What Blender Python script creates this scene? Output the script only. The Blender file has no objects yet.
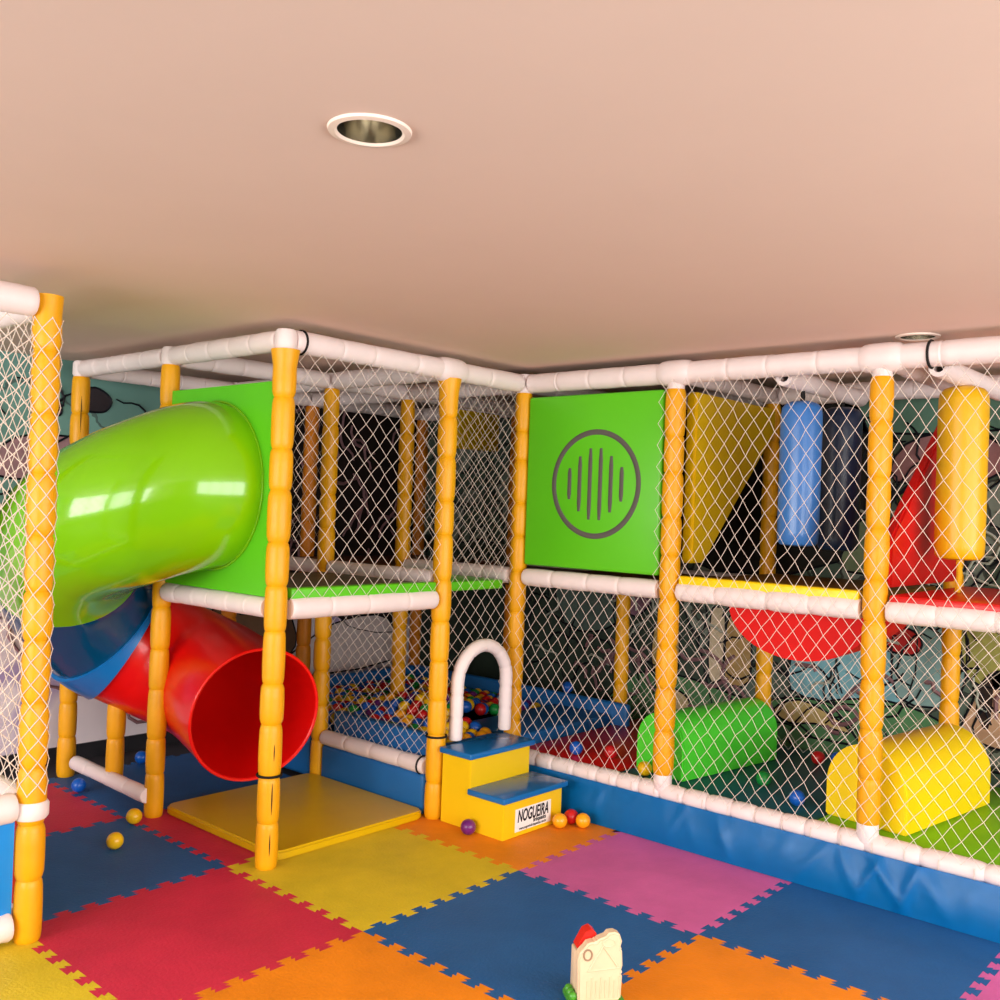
import bpy, bmesh, math, random
from mathutils import Vector, Matrix
R_ = random.Random(7)
S = bpy.context.scene
COL = S.collection
PI = math.pi
V = Vector

# ------------------------------------------------------------------ helpers
def lin(c):
    return tuple((x/255/12.92 if x/255 <= .04045 else ((x/255+.055)/1.055)**2.4) for x in c)

def mat(name, rgb, rough=.5, spec=.5, bump=0, bscale=40, vary=0, vscale=6, coat=0, metal=0, sheen=0):
    m = bpy.data.materials.new(name); m.use_nodes = True
    nt = m.node_tree; b = nt.nodes['Principled BSDF']
    c = lin(rgb)
    b.inputs['Base Color'].default_value = (*c, 1)
    b.inputs['Roughness'].default_value = rough
    b.inputs['Specular IOR Level'].default_value = spec
    b.inputs['Metallic'].default_value = metal
    if coat:
        b.inputs['Coat Weight'].default_value = coat; b.inputs['Coat Roughness'].default_value = .06
    tc = nt.nodes.new('ShaderNodeTexCoord')
    if vary:
        n = nt.nodes.new('ShaderNodeTexNoise'); n.inputs['Scale'].default_value = vscale; n.inputs['Detail'].default_value = 6
        n.inputs['Roughness'].default_value = .65
        nt.links.new(tc.outputs['Object'], n.inputs['Vector'])
        r = nt.nodes.new('ShaderNodeValToRGB')
        r.color_ramp.elements[0].position = .3; r.color_ramp.elements[1].position = .7
        r.color_ramp.elements[0].color = (*[x*(1-vary) for x in c], 1)
        r.color_ramp.elements[1].color = (*[min(1, x*(1+vary)+.01*vary) for x in c], 1)
        nt.links.new(n.outputs['Fac'], r.inputs['Fac']); nt.links.new(r.outputs['Color'], b.inputs['Base Color'])
    if bump:
        n = nt.nodes.new('ShaderNodeTexNoise'); n.inputs['Scale'].default_value = bscale; n.inputs['Detail'].default_value = 4
        nt.links.new(tc.outputs['Object'], n.inputs['Vector'])
        bp = nt.nodes.new('ShaderNodeBump'); bp.inputs['Strength'].default_value = bump; bp.inputs['Distance'].default_value = .01
        nt.links.new(n.outputs['Fac'], bp.inputs['Height']); nt.links.new(bp.outputs['Normal'], b.inputs['Normal'])
    return m

def obj(name, bm, m, parent=None, smooth=True, loc=None):
    me = bpy.data.meshes.new(name)
    bm.normal_update()
    if smooth:
        for f in bm.faces: f.smooth = True
        for e in bm.edges:
            if len(e.link_faces) == 2 and e.calc_face_angle(0) > math.radians(38): e.smooth = False
    bm.to_mesh(me); bm.free()
    ms = m if isinstance(m, (list, tuple)) else [m]
    for x in ms: me.materials.append(x)
    o = bpy.data.objects.new(name, me); COL.objects.link(o)
    if loc is not None: o.location = loc
    if parent is not None:
        o.parent = parent
    return o

def thing(name, label, cat, loc=(0, 0, 0), group=None, rz=0):
    o = bpy.data.objects.new(name, None); COL.objects.link(o); o.empty_display_size = .05
    o.location = loc; o.rotation_euler = (0, 0, rz); tag(o, label, cat, group)
    return o

def tag(o, label=None, cat=None, group=None, kind=None):
    if label: o['label'] = label
    if cat: o['category'] = cat
    if group: o['group'] = group
    if kind: o['kind'] = kind
    return o

def NB(): return bmesh.new()

def box(bm, x0, x1, y0, y1, z0, z1, bev=0, seg=2):
    r = bmesh.ops.create_cube(bm, size=1)
    vs = r['verts']
    for v in vs:
        v.co = V(((x0+x1)/2+v.co.x*(x1-x0), (y0+y1)/2+v.co.y*(y1-y0), (z0+z1)/2+v.co.z*(z1-z0)))
    if bev:
        es = list({e for v in vs for e in v.link_edges})
        bmesh.ops.bevel(bm, geom=es, offset=bev, segments=seg, affect='EDGES', profile=.5)
    return bm

def frame_of(d):
    d = d.normalized()
    a = V((0, 0, 1)) if abs(d.z) < .9 else V((1, 0, 0))
    u = d.cross(a).normalized(); w = d.cross(u).normalized()
    return u, w

def rings(bm, rs, cap0=True, cap1=True):
    for a, b in zip(rs, rs[1:]):
        n = len(a)
        for i in range(n):
            bm.faces.new((a[i], a[(i+1) % n], b[(i+1) % n], b[i]))
    if cap0: bm.faces.new(rs[0][::-1])
    if cap1: bm.faces.new(rs[-1])

def lathe(bm, p0, p1, prof, n=16, cap=True):
    """prof: list of (t along metres, radius)"""
    p0 = V(p0); p1 = V(p1); d = (p1-p0).normalized(); u, w = frame_of(d)
    rs = []
    for t, r in prof:
        c = p0+d*t
        rs.append([bm.verts.new(c+(u*math.cos(2*PI*i/n)+w*math.sin(2*PI*i/n))*r) for i in range(n)])
    rings(bm, rs, cap, cap)
    bmesh.ops.recalc_face_normals(bm, faces=bm.faces[:])
    return bm

def tube(bm, pts, r, n=8, cap=True, closed=False):
    pts = [V(p) for p in pts]; rs = []
    N = len(pts); up = None
    for k, p in enumerate(pts):
        if closed: d = pts[(k+1) % N]-pts[k-1]
        else: d = pts[min(k+1, N-1)]-pts[max(k-1, 0)]
        d.normalize()
        if up is None: up, _ = frame_of(d)
        u = (up-d*up.dot(d)).normalized(); up = u; w = d.cross(u)
        rr = r(k) if callable(r) else r
        rs.append([bm.verts.new(p+(u*math.cos(2*PI*i/n)+w*math.sin(2*PI*i/n))*rr) for i in range(n)])
    if closed: rings(bm, rs+[rs[0]], False, False)
    else: rings(bm, rs, cap, cap)
    bmesh.ops.recalc_face_normals(bm, faces=bm.faces[:])
    return bm

def prism(bm, poly, f, h):
    """poly 2D points, f maps (a,b,t)->Vector, t in 0..h"""
    a = [bm.verts.new(f(x, y, 0)) for x, y in poly]; b = [bm.verts.new(f(x, y, h)) for x, y in poly]
    n = len(poly)
    bm.faces.new(a[::-1]); bm.faces.new(b)
    for i in range(n): bm.faces.new((a[i], a[(i+1) % n], b[(i+1) % n], b[i]))
    bmesh.ops.recalc_face_normals(bm, faces=bm.faces[:])
    return bm

def foam_profile(L, R, seg=.2, flare0=0, flare1=0, pinch=.86):
    n = max(1, round(L/seg)); prof = []
    cuts = [0]+[(i+R_.uniform(-.12, .12))*L/n for i in range(1, n)]+[L]
    for a, b in zip(cuts, cuts[1:]):
        l = b-a; k = R_.uniform(.96, 1.04)
        for t, r in ((.0, pinch), (.035, pinch+.08), (.12, .97), (.35, 1.0), (.65, 1.0), (.88, .97), (.965, pinch+.08), (1.0, pinch)):
            prof.append((a+t*l, R*r*(k if .1 < t < .9 else 1)))
    out = [prof[0]]
    for p in prof[1:]:
        if p[0]-out[-1][0] > 1e-4: out.append(p)
    if flare1:
        out = [(t, r if t < L-.09 else R*(.95+(t-(L-.09))/.09*flare1)) for t, r in out]
    return out

def foam(name, p0, p1, R, m, parent, seg=.2, n=18, flare1=0, pinch=.86):
    bm = NB(); L = (V(p1)-V(p0)).length
    lathe(bm, p0, p1, foam_profile(L, R, seg, 0, flare1, pinch), n)
    return obj(name, bm, m, parent)

# ------------------------------------------------------------------ materials
M = {}
M['post'] = mat('yellow_foam', (232, 164, 6), .42, .4, .12, 30, .06, 5)
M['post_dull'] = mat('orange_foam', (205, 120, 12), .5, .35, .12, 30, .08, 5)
M['rail'] = mat('white_foam', (236, 222, 220), .5, .4, .1, 25, .03, 8)
M['net'] = mat('net_cord', (222, 208, 196), .7, .2)
M['green'] = mat('green_plastic', (122, 192, 4), .16, .5, 0, 1, .02, 2, coat=.45)
M['lime'] = mat('lime_panel', (92, 196, 26), .35, .4, .04, 8, .03, 3)
M['red'] = mat('red_plastic', (226, 12, 8), .3, .45, 0, 1, .02, 2, coat=.2)
M['bluepl'] = mat('blue_plastic', (0, 72, 112), .16, .4, 0, 1, .03, 2, coat=.3)
M['flange'] = mat('blue_flange', (22, 116, 190), .3, .5, .05, 10)
M['mat_y'] = mat('yellow_vinyl', (212, 172, 4), .3, .5, .06, 12, .04, 4)
M['step_y'] = mat('yellow_laminate', (240, 198, 14), .4, .4, .03, 20, .02, 5)
M['tread'] = mat('blue_vinyl_tread', (18, 104, 172), .22, .5, .04, 10, .04, 5)
M['skirt'] = mat('blue_vinyl_skirt', (0, 134, 214), .36, .5, .06, 9, .05, 4)
M['bluepad'] = mat('blue_padding', (26, 104, 172), .45, .4, .08, 9, .06, 4)
M['rolly'] = mat('yellow_roller_vinyl', (246, 214, 10), .38, .4, .05, 10, .03, 4)
M['rollg'] = mat('green_roller_vinyl', (80, 226, 56), .32, .45, .05, 10, .03, 4)
M['redvin'] = mat('red_vinyl', (206, 16, 14), .35, .45, .05, 10, .05, 4)
M['bagb'] = mat('blue_bag_vinyl', (60, 122, 196), .28, .5, .1, 12, .05, 6)
M['bagn'] = mat('navy_bag_vinyl', (28, 46, 74), .35, .5, .1, 12, .05, 6)
M['bagy'] = mat('yellow_bag_vinyl', (226, 176, 8), .38, .5, .1, 12, .04, 6)
M['dark'] = mat('dark_rubber', (28, 26, 26), .7, .2)
M['rope'] = mat('yellow_rope', (226, 176, 30), .7, .2)
M['grey'] = mat('grey_print', (92, 88, 84), .6, .2)
M['chrome'] = mat('brushed_reflector', (196, 190, 176), .2, .5, metal=1)
M['trim'] = mat('white_trim', (236, 214, 200), .45, .4)
M['bulb'] = mat('frosted_bulb', (240, 235, 222), .3, .5)
M['white'] = mat('white_label', (240, 240, 236), .5, .3)
M['ink'] = mat('black_ink', (20, 22, 30), .6, .2)
M['cream'] = mat('cream_plastic', (224, 200, 166), .4, .5, .08, 30, .05, 12)
M['toyred'] = mat('toy_red', (214, 30, 22), .35, .5)
M['toygreen'] = mat('toy_green', (70, 150, 40), .35, .5)
M['brown'] = mat('brown_vinyl', (96, 52, 20), .5, .4, .05, 10, .1, 4)
TC = {'red': (200, 40, 70), 'blue': (28, 90, 150), 'yellow': (214, 188, 36), 'orange': (232, 134, 12), 'pink': (204, 98, 162)}
for k, c in TC.items(): M['tile_'+k] = mat('foam_tile_'+k, c, .6, .35, .25, 90, .13, 3)
BC = {'red': (196, 26, 30), 'blue': (18, 92, 190), 'yellow': (238, 188, 18), 'green': (24, 140, 60), 'purple': (104, 34, 110), 'orange': (244, 164, 20)}
for k, c in BC.items(): M['ball_'+k] = mat('ball_plastic_'+k, c, .28, .5)

# ------------------------------------------------------------------ setting
CEIL = 2.285
WX0, WX1, WY0, WY1 = -2.17, 5.4, -5.2, 2.9

def wallmat(name, base, dark, scale, line=.03, amt=.5, seed=0, zsplit=None, lower=None):
    """painted mural ground: patches, brush strokes and dark outlines"""
    m = bpy.data.materials.new(name); m.use_nodes = True; nt = m.node_tree; L = nt.links
    b = nt.nodes['Principled BSDF']; b.inputs['Roughness'].default_value = .7
    tc = nt.nodes.new('ShaderNodeTexCoord')
    mp = nt.nodes.new('ShaderNodeMapping'); mp.inputs['Location'].default_value = (seed, seed*.7, seed*.3)
    L.new(tc.outputs['Object'], mp.inputs['Vector'])
    nz = nt.nodes.new('ShaderNodeTexNoise'); nz.inputs['Scale'].default_value = 2.2; nz.inputs['Detail'].default_value = 5
    L.new(mp.outputs['Vector'], nz.inputs['Vector'])
    mixv = nt.nodes.new('ShaderNodeMix'); mixv.data_type = 'VECTOR'; mixv.inputs['Factor'].default_value = .35
    L.new(mp.outputs['Vector'], mixv.inputs[4]); L.new(nz.outputs['Color'], mixv.inputs[5])
    vo = nt.nodes.new('ShaderNodeTexVoronoi'); vo.inputs['Scale'].default_value = scale
    L.new(mixv.outputs[1], vo.inputs['Vector'])
    rp = nt.nodes.new('ShaderNodeValToRGB'); rp.color_ramp.interpolation = 'CONSTANT'
    for i, c in enumerate(base):
        if i < 2: e = rp.color_ramp.elements[i]; e.position = i/len(base)
        else: e = rp.color_ramp.elements.new(i/len(base))
        e.color = (*lin(c), 1)
    sp = nt.nodes.new('ShaderNodeSeparateColor'); L.new(vo.outputs['Color'], sp.inputs['Color'])
    L.new(sp.outputs[0], rp.inputs['Fac'])
    ve = nt.nodes.new('ShaderNodeTexVoronoi'); ve.feature = 'DISTANCE_TO_EDGE'; ve.inputs['Scale'].default_value = scale
    L.new(mixv.outputs[1], ve.inputs['Vector'])
    lt = nt.nodes.new('ShaderNodeMath'); lt.operation = 'LESS_THAN'; lt.inputs[1].default_value = line
    L.new(ve.outputs['Distance'], lt.inputs[0])
    ml = nt.nodes.new('ShaderNodeMath'); ml.operation = 'MULTIPLY'; ml.inputs[1].default_value = amt
    L.new(lt.outputs[0], ml.inputs[0])
    mx = nt.nodes.new('ShaderNodeMix'); mx.data_type = 'RGBA'; mx.inputs[7].default_value = (*lin(dark), 1)
    L.new(ml.outputs[0], mx.inputs['Factor']); L.new(rp.outputs['Color'], mx.inputs[6])
    out = mx.outputs[2]
    if lower:
        sx = nt.nodes.new('ShaderNodeSeparateXYZ'); L.new(tc.outputs['Object'], sx.inputs[0])
        nl = nt.nodes.new('ShaderNodeMath'); nl.operation = 'MULTIPLY_ADD'; nl.inputs[1].default_value = .5; L.new(nz.outputs['Fac'], nl.inputs[0]); L.new(sx.outputs['Z'], nl.inputs[2])
        g = nt.nodes.new('ShaderNodeMath'); g.operation = 'LESS_THAN'; g.inputs[1].default_value = zsplit; L.new(nl.outputs[0], g.inputs[0])
        nw = nt.nodes.new('ShaderNodeTexWave'); nw.inputs['Scale'].default_value = 1.6; nw.inputs['Distortion'].default_value = 9; nw.inputs['Detail'].default_value = 2
        L.new(mp.outputs['Vector'], nw.inputs['Vector'])
        r2 = nt.nodes.new('ShaderNodeValToRGB')
        r2.color_ramp.elements[0].color = (*lin(lower[1]), 1); r2.color_ramp.elements[1].color = (*lin(lower[0]), 1)
        r2.color_ramp.elements[0].position = .05; r2.color_ramp.elements[1].position = .35
        L.new(nw.outputs['Fac'], r2.inputs['Fac'])
        m2 = nt.nodes.new('ShaderNodeMix'); m2.data_type = 'RGBA'
        L.new(g.outputs[0], m2.inputs['Factor']); L.new(out, m2.inputs[6]); L.new(r2.outputs['Color'], m2.inputs[7]); out = m2.outputs[2]
    L.new(out, b.inputs['Base Color'])
    return m

def struct(name, bm, m, parent=None):
    o = obj(name, bm, m, parent, smooth=False)
    if parent is None: o['kind'] = 'structure'
    return o

m_floor = mat('floor_screed', (52, 50, 56), .6, .3, .1, 20, .1, 3)
m_ceil = mat('ceiling_paint', (226, 197, 182), .8, .2, .05, 2, .015, 1.5)
m_wl = wallmat('mural_left', [(104, 150, 142), (112, 160, 150), (96, 140, 132), (120, 165, 158)], (40, 36, 40), 1.9, .012, .6, 3.1, 1.05, ((236, 224, 228), (176, 158, 196)))
m_wb = wallmat('mural_back', [(86, 104, 92), (108, 128, 112), (60, 78, 66), (120, 132, 120), (70, 92, 78)], (22, 24, 22), 8, .045, .8, 8.2)
m_plain = mat('plain_wall_paint', (232, 210, 192), .8, .2)
bm = NB(); box(bm, WX0-.1, WX1+.1, WY0-.1, WY1+.1, -.11, -.0145); struct('floor', bm, m_floor)

# ceiling with two round holes for the recessed lights
LIGHTS = [(1.868, -1.168, 'round recessed ceiling downlight above the open mats, larger in view'), (2.03, 1.60, 'round recessed ceiling downlight over the netted rail, at right edge')]
def ceiling():
    bm = NB()
    xs = [WX0-.1, 1.7, 2.2, WX1+.1]
    HR = .07
    def quadring(x0, x1, y0, y1, cx, cy):
        n = 32; inner = []; outer = []
        for i in range(n):
            a = 2*PI*i/n; c, s = math.cos(a), math.sin(a)
            inner.append(bm.verts.new((cx+HR*c, cy+HR*s, CEIL)))
            t = min(((x1-cx)/c if c > 1e-9 else (x0-cx)/c if c < -1e-9 else 1e9), ((y1-cy)/s if s > 1e-9 else (y0-cy)/s if s < -1e-9 else 1e9))
            outer.append(bm.verts.new((cx+t*c, cy+t*s, CEIL)))
        for i in range(n):
            j = (i+1) % n
            bm.faces.new((inner[i], outer[i], outer[j], inner[j]))
        # corner triangles
        for (X, Y) in ((x0, y0), (x1, y0), (x1, y1), (x0, y1)):
            ang = math.atan2(Y-cy, X-cx) % (2*PI); i = int(ang/(2*PI/n)) % n; j = (i+1) % n
            if (outer[i].co-V((X, Y, CEIL))).length > 1e-4 and (outer[j].co-V((X, Y, CEIL))).length > 1e-4:
                bm.faces.new((outer[i], bm.verts.new((X, Y, CEIL)), outer[j]))
    def quad(x0, x1, y0, y1):
        bm.faces.new([bm.verts.new(p) for p in ((x0, y0, CEIL), (x1, y0, CEIL), (x1, y1, CEIL), (x0, y1, CEIL))])
    quad(xs[0], xs[1], WY0-.1, WY1+.1); quad(xs[2], xs[3], WY0-.1, WY1+.1)
    quad(xs[1], xs[2], WY0-.1, -1.4); quadring(xs[1], xs[2], -1.4, -.9, LIGHTS[0][0], LIGHTS[0][1])
    quad(xs[1], xs[2], -.9, 1.45); quadring(xs[1], xs[2], 1.45, 1.95, LIGHTS[1][0], LIGHTS[1][1]); quad(xs[1], xs[2], 1.95, WY1+.1)
    bmesh.ops.recalc_face_normals(bm, faces=bm.faces[:])
    # slab above so the room is closed
    box(bm, WX0-.1, WX1+.1, WY0-.1, WY1+.1, CEIL+.2, CEIL+.3)
    o = struct('ceiling', bm, m_ceil)
ceiling()
bm = NB(); box(bm, WX0-.1, WX0, WY0-.1, WY1+.1, -.0145, CEIL+.2); wall_left = struct('wall_left', bm, m_wl)
bm = NB(); box(bm, WX0, WX1, WY1, WY1+.1, -.0145, CEIL+.2); wall_back = struct('wall_back', bm, m_wb)
# right wall and front wall with big windows the daylight comes through
def window_wall(name, axis, c0, c1, a0, a1, w):
    bm = NB(); (w0, w1, z0, z1) = w
    def bx(p, q, za, zb):
        if axis == 'x': box(bm, c0, c1, p, q, za, zb)
        else: box(bm, p, q, c0, c1, za, zb)
    bx(a0, w0, -.0145, CEIL+.2); bx(w1, a1, -.0145, CEIL+.2); bx(w0, w1, -.0145, z0); bx(w0, w1, z1, CEIL+.2)
    struct(name, bm, m_plain)
WR = (-3.4, 2.2, .35, 2.15); WF = (-1.6, 3.2, .5, 2.15)
window_wall('wall_right', 'x', WX1, WX1+.1, WY0, WY1+.1, WR)
window_wall('wall_front', 'y', WY0-.1, WY0, WX0-.1, WX1+.1, WF)
def window(name, axis, c, w):
    w0, w1, z0, z1 = w; bm = NB(); t = .03
    n = 4
    def bx(p, q, za, zb):
        if axis == 'x': box(bm, c-.02, c+.06, p, q, za, zb)
        else: box(bm, p, q, c-.06, c+.02, za, zb)
    bx(w0, w1, z0, z0+.05); bx(w0, w1, z1-.05, z1)
    for i in range(n+1):
        x = w0+(w1-w0-.05)*i/n; bx(x, x+.05, z0+.05, z1-.05)
    struct(name, bm, M['trim'])
window('window_1', 'x', WX1, WR); window('window_2', 'y', WY0, WF)
bm = NB(); box(bm, WX0+.001, WX0+.016, -3, WY1, -.0145, .075); struct('baseboard_left', bm, mat('baseboard_dark', (34, 32, 36), .5, .3))

# mural figures painted on the walls (flat paint, children of the wall)
def paint(wall, pts, rgb, layer, name='mural_shape', left=False, line=True):
    out = []
    n = len(pts)
    # catmull-rom smoothing
    for i in range(n):
        p0, p1, p2, p3 = pts[i-1], pts[i], pts[(i+1) % n], pts[(i+2) % n]
        for t in (0, .33, .66):
            q = []
            for k in (0, 1):
                q.append(.5*(2*p1[k]+(p2[k]-p0[k])*t+(2*p0[k]-5*p1[k]+4*p2[k]-p3[k])*t*t+(3*p1[k]-p0[k]-3*p2[k]+p3[k])*t**3))
            out.append(tuple(q))
    bm = NB()
    if left: f = lambda a, b, t: V((WX0+.0005+layer*.0012+t, a, b))
    else: f = lambda a, b, t: V((a, WY1-.0005-layer*.0012-t, b))
    prism(bm, out, f, .0008)
    bmesh.ops.triangulate(bm, faces=[g for g in bm.faces if len(g.verts) > 4])
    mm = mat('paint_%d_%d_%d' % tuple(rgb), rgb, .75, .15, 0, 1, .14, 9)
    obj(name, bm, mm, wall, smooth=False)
    if line:
        bm = NB(); tube(bm, [f(a, b, .0008) for a, b in out], .006, 4, closed=True)
        obj('mural_outline', bm, M['ink'], wall)
def blob(cx, cz, rx, rz, n=8, j=.15, seed=1):
    r = random.Random(seed); return [(cx+rx*math.cos(2*PI*i/n)*(1+r.uniform(-j, j)), cz+rz*math.sin(2*PI*i/n)*(1+r.uniform(-j, j))) for i in range(n)]
B = wall_back
paint(B, [(-2.1, .05), (-2.1, 1.0), (-1.5, 1.3), (-.9, 1.1), (-.3, 1.25), (.2, 1.0), (.3, .05)], (58, 72, 62), 1)
paint(B, [(-.4, .2), (-.1, .5), (.3, .52), (.7, .45), (1.1, .52), (1.4, .3), (1.3, .05), (-.4, .05)], (84, 132, 88), 2)
paint(B, [(.42, .55), (.42, .92), (.47, .98), (.52, .92), (.52, .6), (.5, .54)], (206, 190, 160), 3)
paint(B, [(.53, .55), (.53, .88), (.6, .96), (.68, .9), (.69, .56)], (176, 146, 96), 3)
paint(B, [(.02, .55), (.02, .8), (.08, .86), (.19, .85), (.2, .56)], (170, 146, 90), 3)
paint(B, blob(.13, .69, .035, .05, 8, .1, 3), (40, 40, 44), 4)
paint(B, blob(.19, .34, .12, .1, 9, .15, 4), (196, 178, 134), 4)
paint(B, blob(.13, .36, .03, .05, 7, .2, 5), (40, 34, 30), 5, line=False)
paint(B, [(.95, .55), (.98, .85), (1.1, .95), (1.35, .92), (1.62, 1.02), (1.6, .6), (1.3, .52)], (126, 178, 190), 2)
paint(B, [(1.05, .45), (1.3, .55), (1.6, .56), (1.85, .45), (1.9, .2), (1.0, .2)], (88, 136, 92), 3)
paint(B, [(.85, .42), (1.0, .5), (1.2, .44), (1.3, .36), (1.1, .38), (.95, .36)], (204, 180, 120), 4)
paint(B, [(1.2, .93), (1.35, .87), (1.62, .83), (1.66, .93), (1.5, 1.0), (1.3, 1.0)], (186, 44, 44), 4)
paint(B, [(1.55, .6), (1.52, .95), (1.6, 1.15), (1.75, 1.2), (1.88, 1.0), (1.85, .62)], (128, 158, 156), 3)
paint(B, [(1.9, .75), (1.86, 1.0), (1.95, 1.15), (2.1, 1.12), (2.3, 1.15), (2.3, .78), (2.1, .72)], (160, 158, 88), 4)
paint(B, [(1.9, .45), (1.92, .62), (2.0, .78), (2.12, .8), (2.3, .7), (2.3, .42)], (206, 166, 136), 4)
paint(B, [(1.94, .6), (1.98, .76), (2.02, .72), (2.0, .5)], (52, 40, 38), 5, line=False)
paint(B, [(2.06, .62), (2.1, .8), (2.13, .7), (2.12, .5)], (60, 46, 40), 5, line=False)
paint(B, blob(-.5, .9, .3, .2, 9, .2, 9), (92, 112, 104), 2)
paint(B, blob(-.15, 1.0, .16, .12, 9, .2, 12), (140, 104, 120), 3)
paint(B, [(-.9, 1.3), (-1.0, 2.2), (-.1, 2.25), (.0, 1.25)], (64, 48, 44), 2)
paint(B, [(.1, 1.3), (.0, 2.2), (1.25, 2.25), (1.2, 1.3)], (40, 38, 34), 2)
paint(B, [(1.25, 1.25), (1.28, 1.5), (1.45, 1.55), (1.7, 1.52), (1.75, 1.3)], (112, 126, 96), 3)
paint(B, [(1.5, 1.75), (1.55, 1.95), (1.85, 2.02), (2.05, 1.9), (1.95, 1.76)], (150, 108, 108), 3)
paint(B, blob(1.72, 1.62, .2, .1, 9, .2, 15), (90, 96, 48), 4)
paint(B, [(1.3, 2.02), (1.3, 2.26), (2.4, 2.26), (2.4, 2.05)], (92, 128, 110), 2)
W = wall_left
paint(W, [(1.0, .9), (1.0, 2.2), (2.85, 2.24), (2.85, .7), (2.3, .6), (2.0, .75)], (44, 36, 34), 1, left=True)
paint(W, [(1.0, .35), (1.15, .95), (1.5, 1.0), (1.75, .6), (1.6, .42)], (112, 84, 62), 2, left=True)
paint(W, [(1.62, .32), (1.85, .55), (2.2, .68), (2.6, .66), (2.65, .34)], (226, 208, 204), 3, left=True)
paint(W, [(.62, 1.8), (.5, 1.95), (.72, 2.05), (.95, 2.12), (1.05, 1.95), (.9, 1.85)], (52, 48, 52), 2, left=True)
paint(W, [(.3, 1.78), (.62, 1.98), (.7, 1.93), (.4, 1.72)], (150, 90, 80), 3, left=True)
paint(W, [(-.35, 1.62), (-.2, 1.82), (.1, 1.85), (.35, 1.8), (.5, 1.7), (.2, 1.6)], (166, 132, 138), 2, left=True)
paint(W, blob(-.02, 2.0, .08, .05, 8, .15, 21), (150, 116, 130), 3, left=True)
paint(W, blob(.24, 2.07, .09, .08, 8, .2, 23), (48, 42, 46), 3, left=True)
paint(W, [(-1.2, 1.3), (-1.1, 1.75), (-.75, 1.9), (-.4, 1.85), (-.35, 1.5), (-.6, 1.3)], (54, 54, 46), 2, left=True)
paint(W, blob(-.62, 1.72, .1, .08, 8, .2, 25), (160, 120, 124), 3, left=True)

def scribble(wall, u0, u1, z0, z1, n, seed, left=False, m='ink', r=.006, L=8, step=.05):
    rr = random.Random(seed); bm = NB()
    for _ in range(n):
        u, z = rr.uniform(u0, u1), rr.uniform(z0, z1); a = rr.uniform(0, 6.28); pts = []
        for k in range(L):
            pts.append(V((WX0+.009, u, z)) if left else V((u, WY1-.009, z)))
            a += rr.uniform(-.9, .9); u += step*math.cos(a); z += step*math.sin(a)
            u = min(max(u, u0), u1); z = min(max(z, z0), z1)
        tube(bm, pts, lambda k: r*(1.1-.1*abs(k-L/2)), 4)
    obj('mural_strokes', bm, M[m], wall)
M['chalk'] = mat('pale_mural_paint', (176, 180, 166), .7, .2)
M['mauve'] = mat('mauve_mural_paint', (140, 104, 108), .7, .2)
scribble(B, -1.0, 2.8, .3, 1.15, 75, 3); scribble(B, -1.0, 2.8, .3, 1.1, 26, 5, m='chalk', r=.008, L=6, step=.04)
scribble(B, -.6, 2.4, .35, .7, 40, 6, m='mauve', r=.012, L=5); scribble(B, 1.2, 2.6, 1.2, 2.1, 34, 9); scribble(B, 1.2, 2.6, 1.2, 1.6, 24, 10, m='chalk', r=.008)
scribble(W, -1.5, 1.0, 1.5, 2.15, 26, 12, left=True); scribble(W, -.8, 1.0, .15, .9, 14, 14, left=True, m='mauve', r=.01, L=10, step=.07)
scribble(W, 1.0, 2.8, .9, 2.2, 50, 16, left=True, m='mauve', r=.012)

# downlights
for (x, y, lab) in LIGHTS:
    t = thing('ceiling_downlight', lab, 'ceiling light', (x, y, CEIL), 'ceiling downlights')
    bm = NB(); n = 40
    def ring(r, z): return [bm.verts.new((r*math.cos(2*PI*i/n), r*math.sin(2*PI*i/n), z)) for i in range(n)]
    rings(bm, [ring(r, z) for r, z in ((.086, -.0005), (.084, -.006), (.071, -.008), (.066, -.004), (.066, .0))], False, False)
    bmesh.ops.recalc_face_normals(bm, faces=bm.faces[:]); obj('trim_ring', bm, M['trim'], t)
    bm = NB(); rings(bm, [ring(r, z) for r, z in ((.066, -.003), (.065, .03), (.06, .08), (.047, .105), (.02, .113))], False, True)
    obj('reflector', bm, M['chrome'], t)
    bm = NB(); bmesh.ops.create_uvsphere(bm, u_segments=16, v_segments=10, radius=.024, matrix=Matrix.Translation((0, 0, .08))); obj('bulb', bm, M['bulb'], t)

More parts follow.
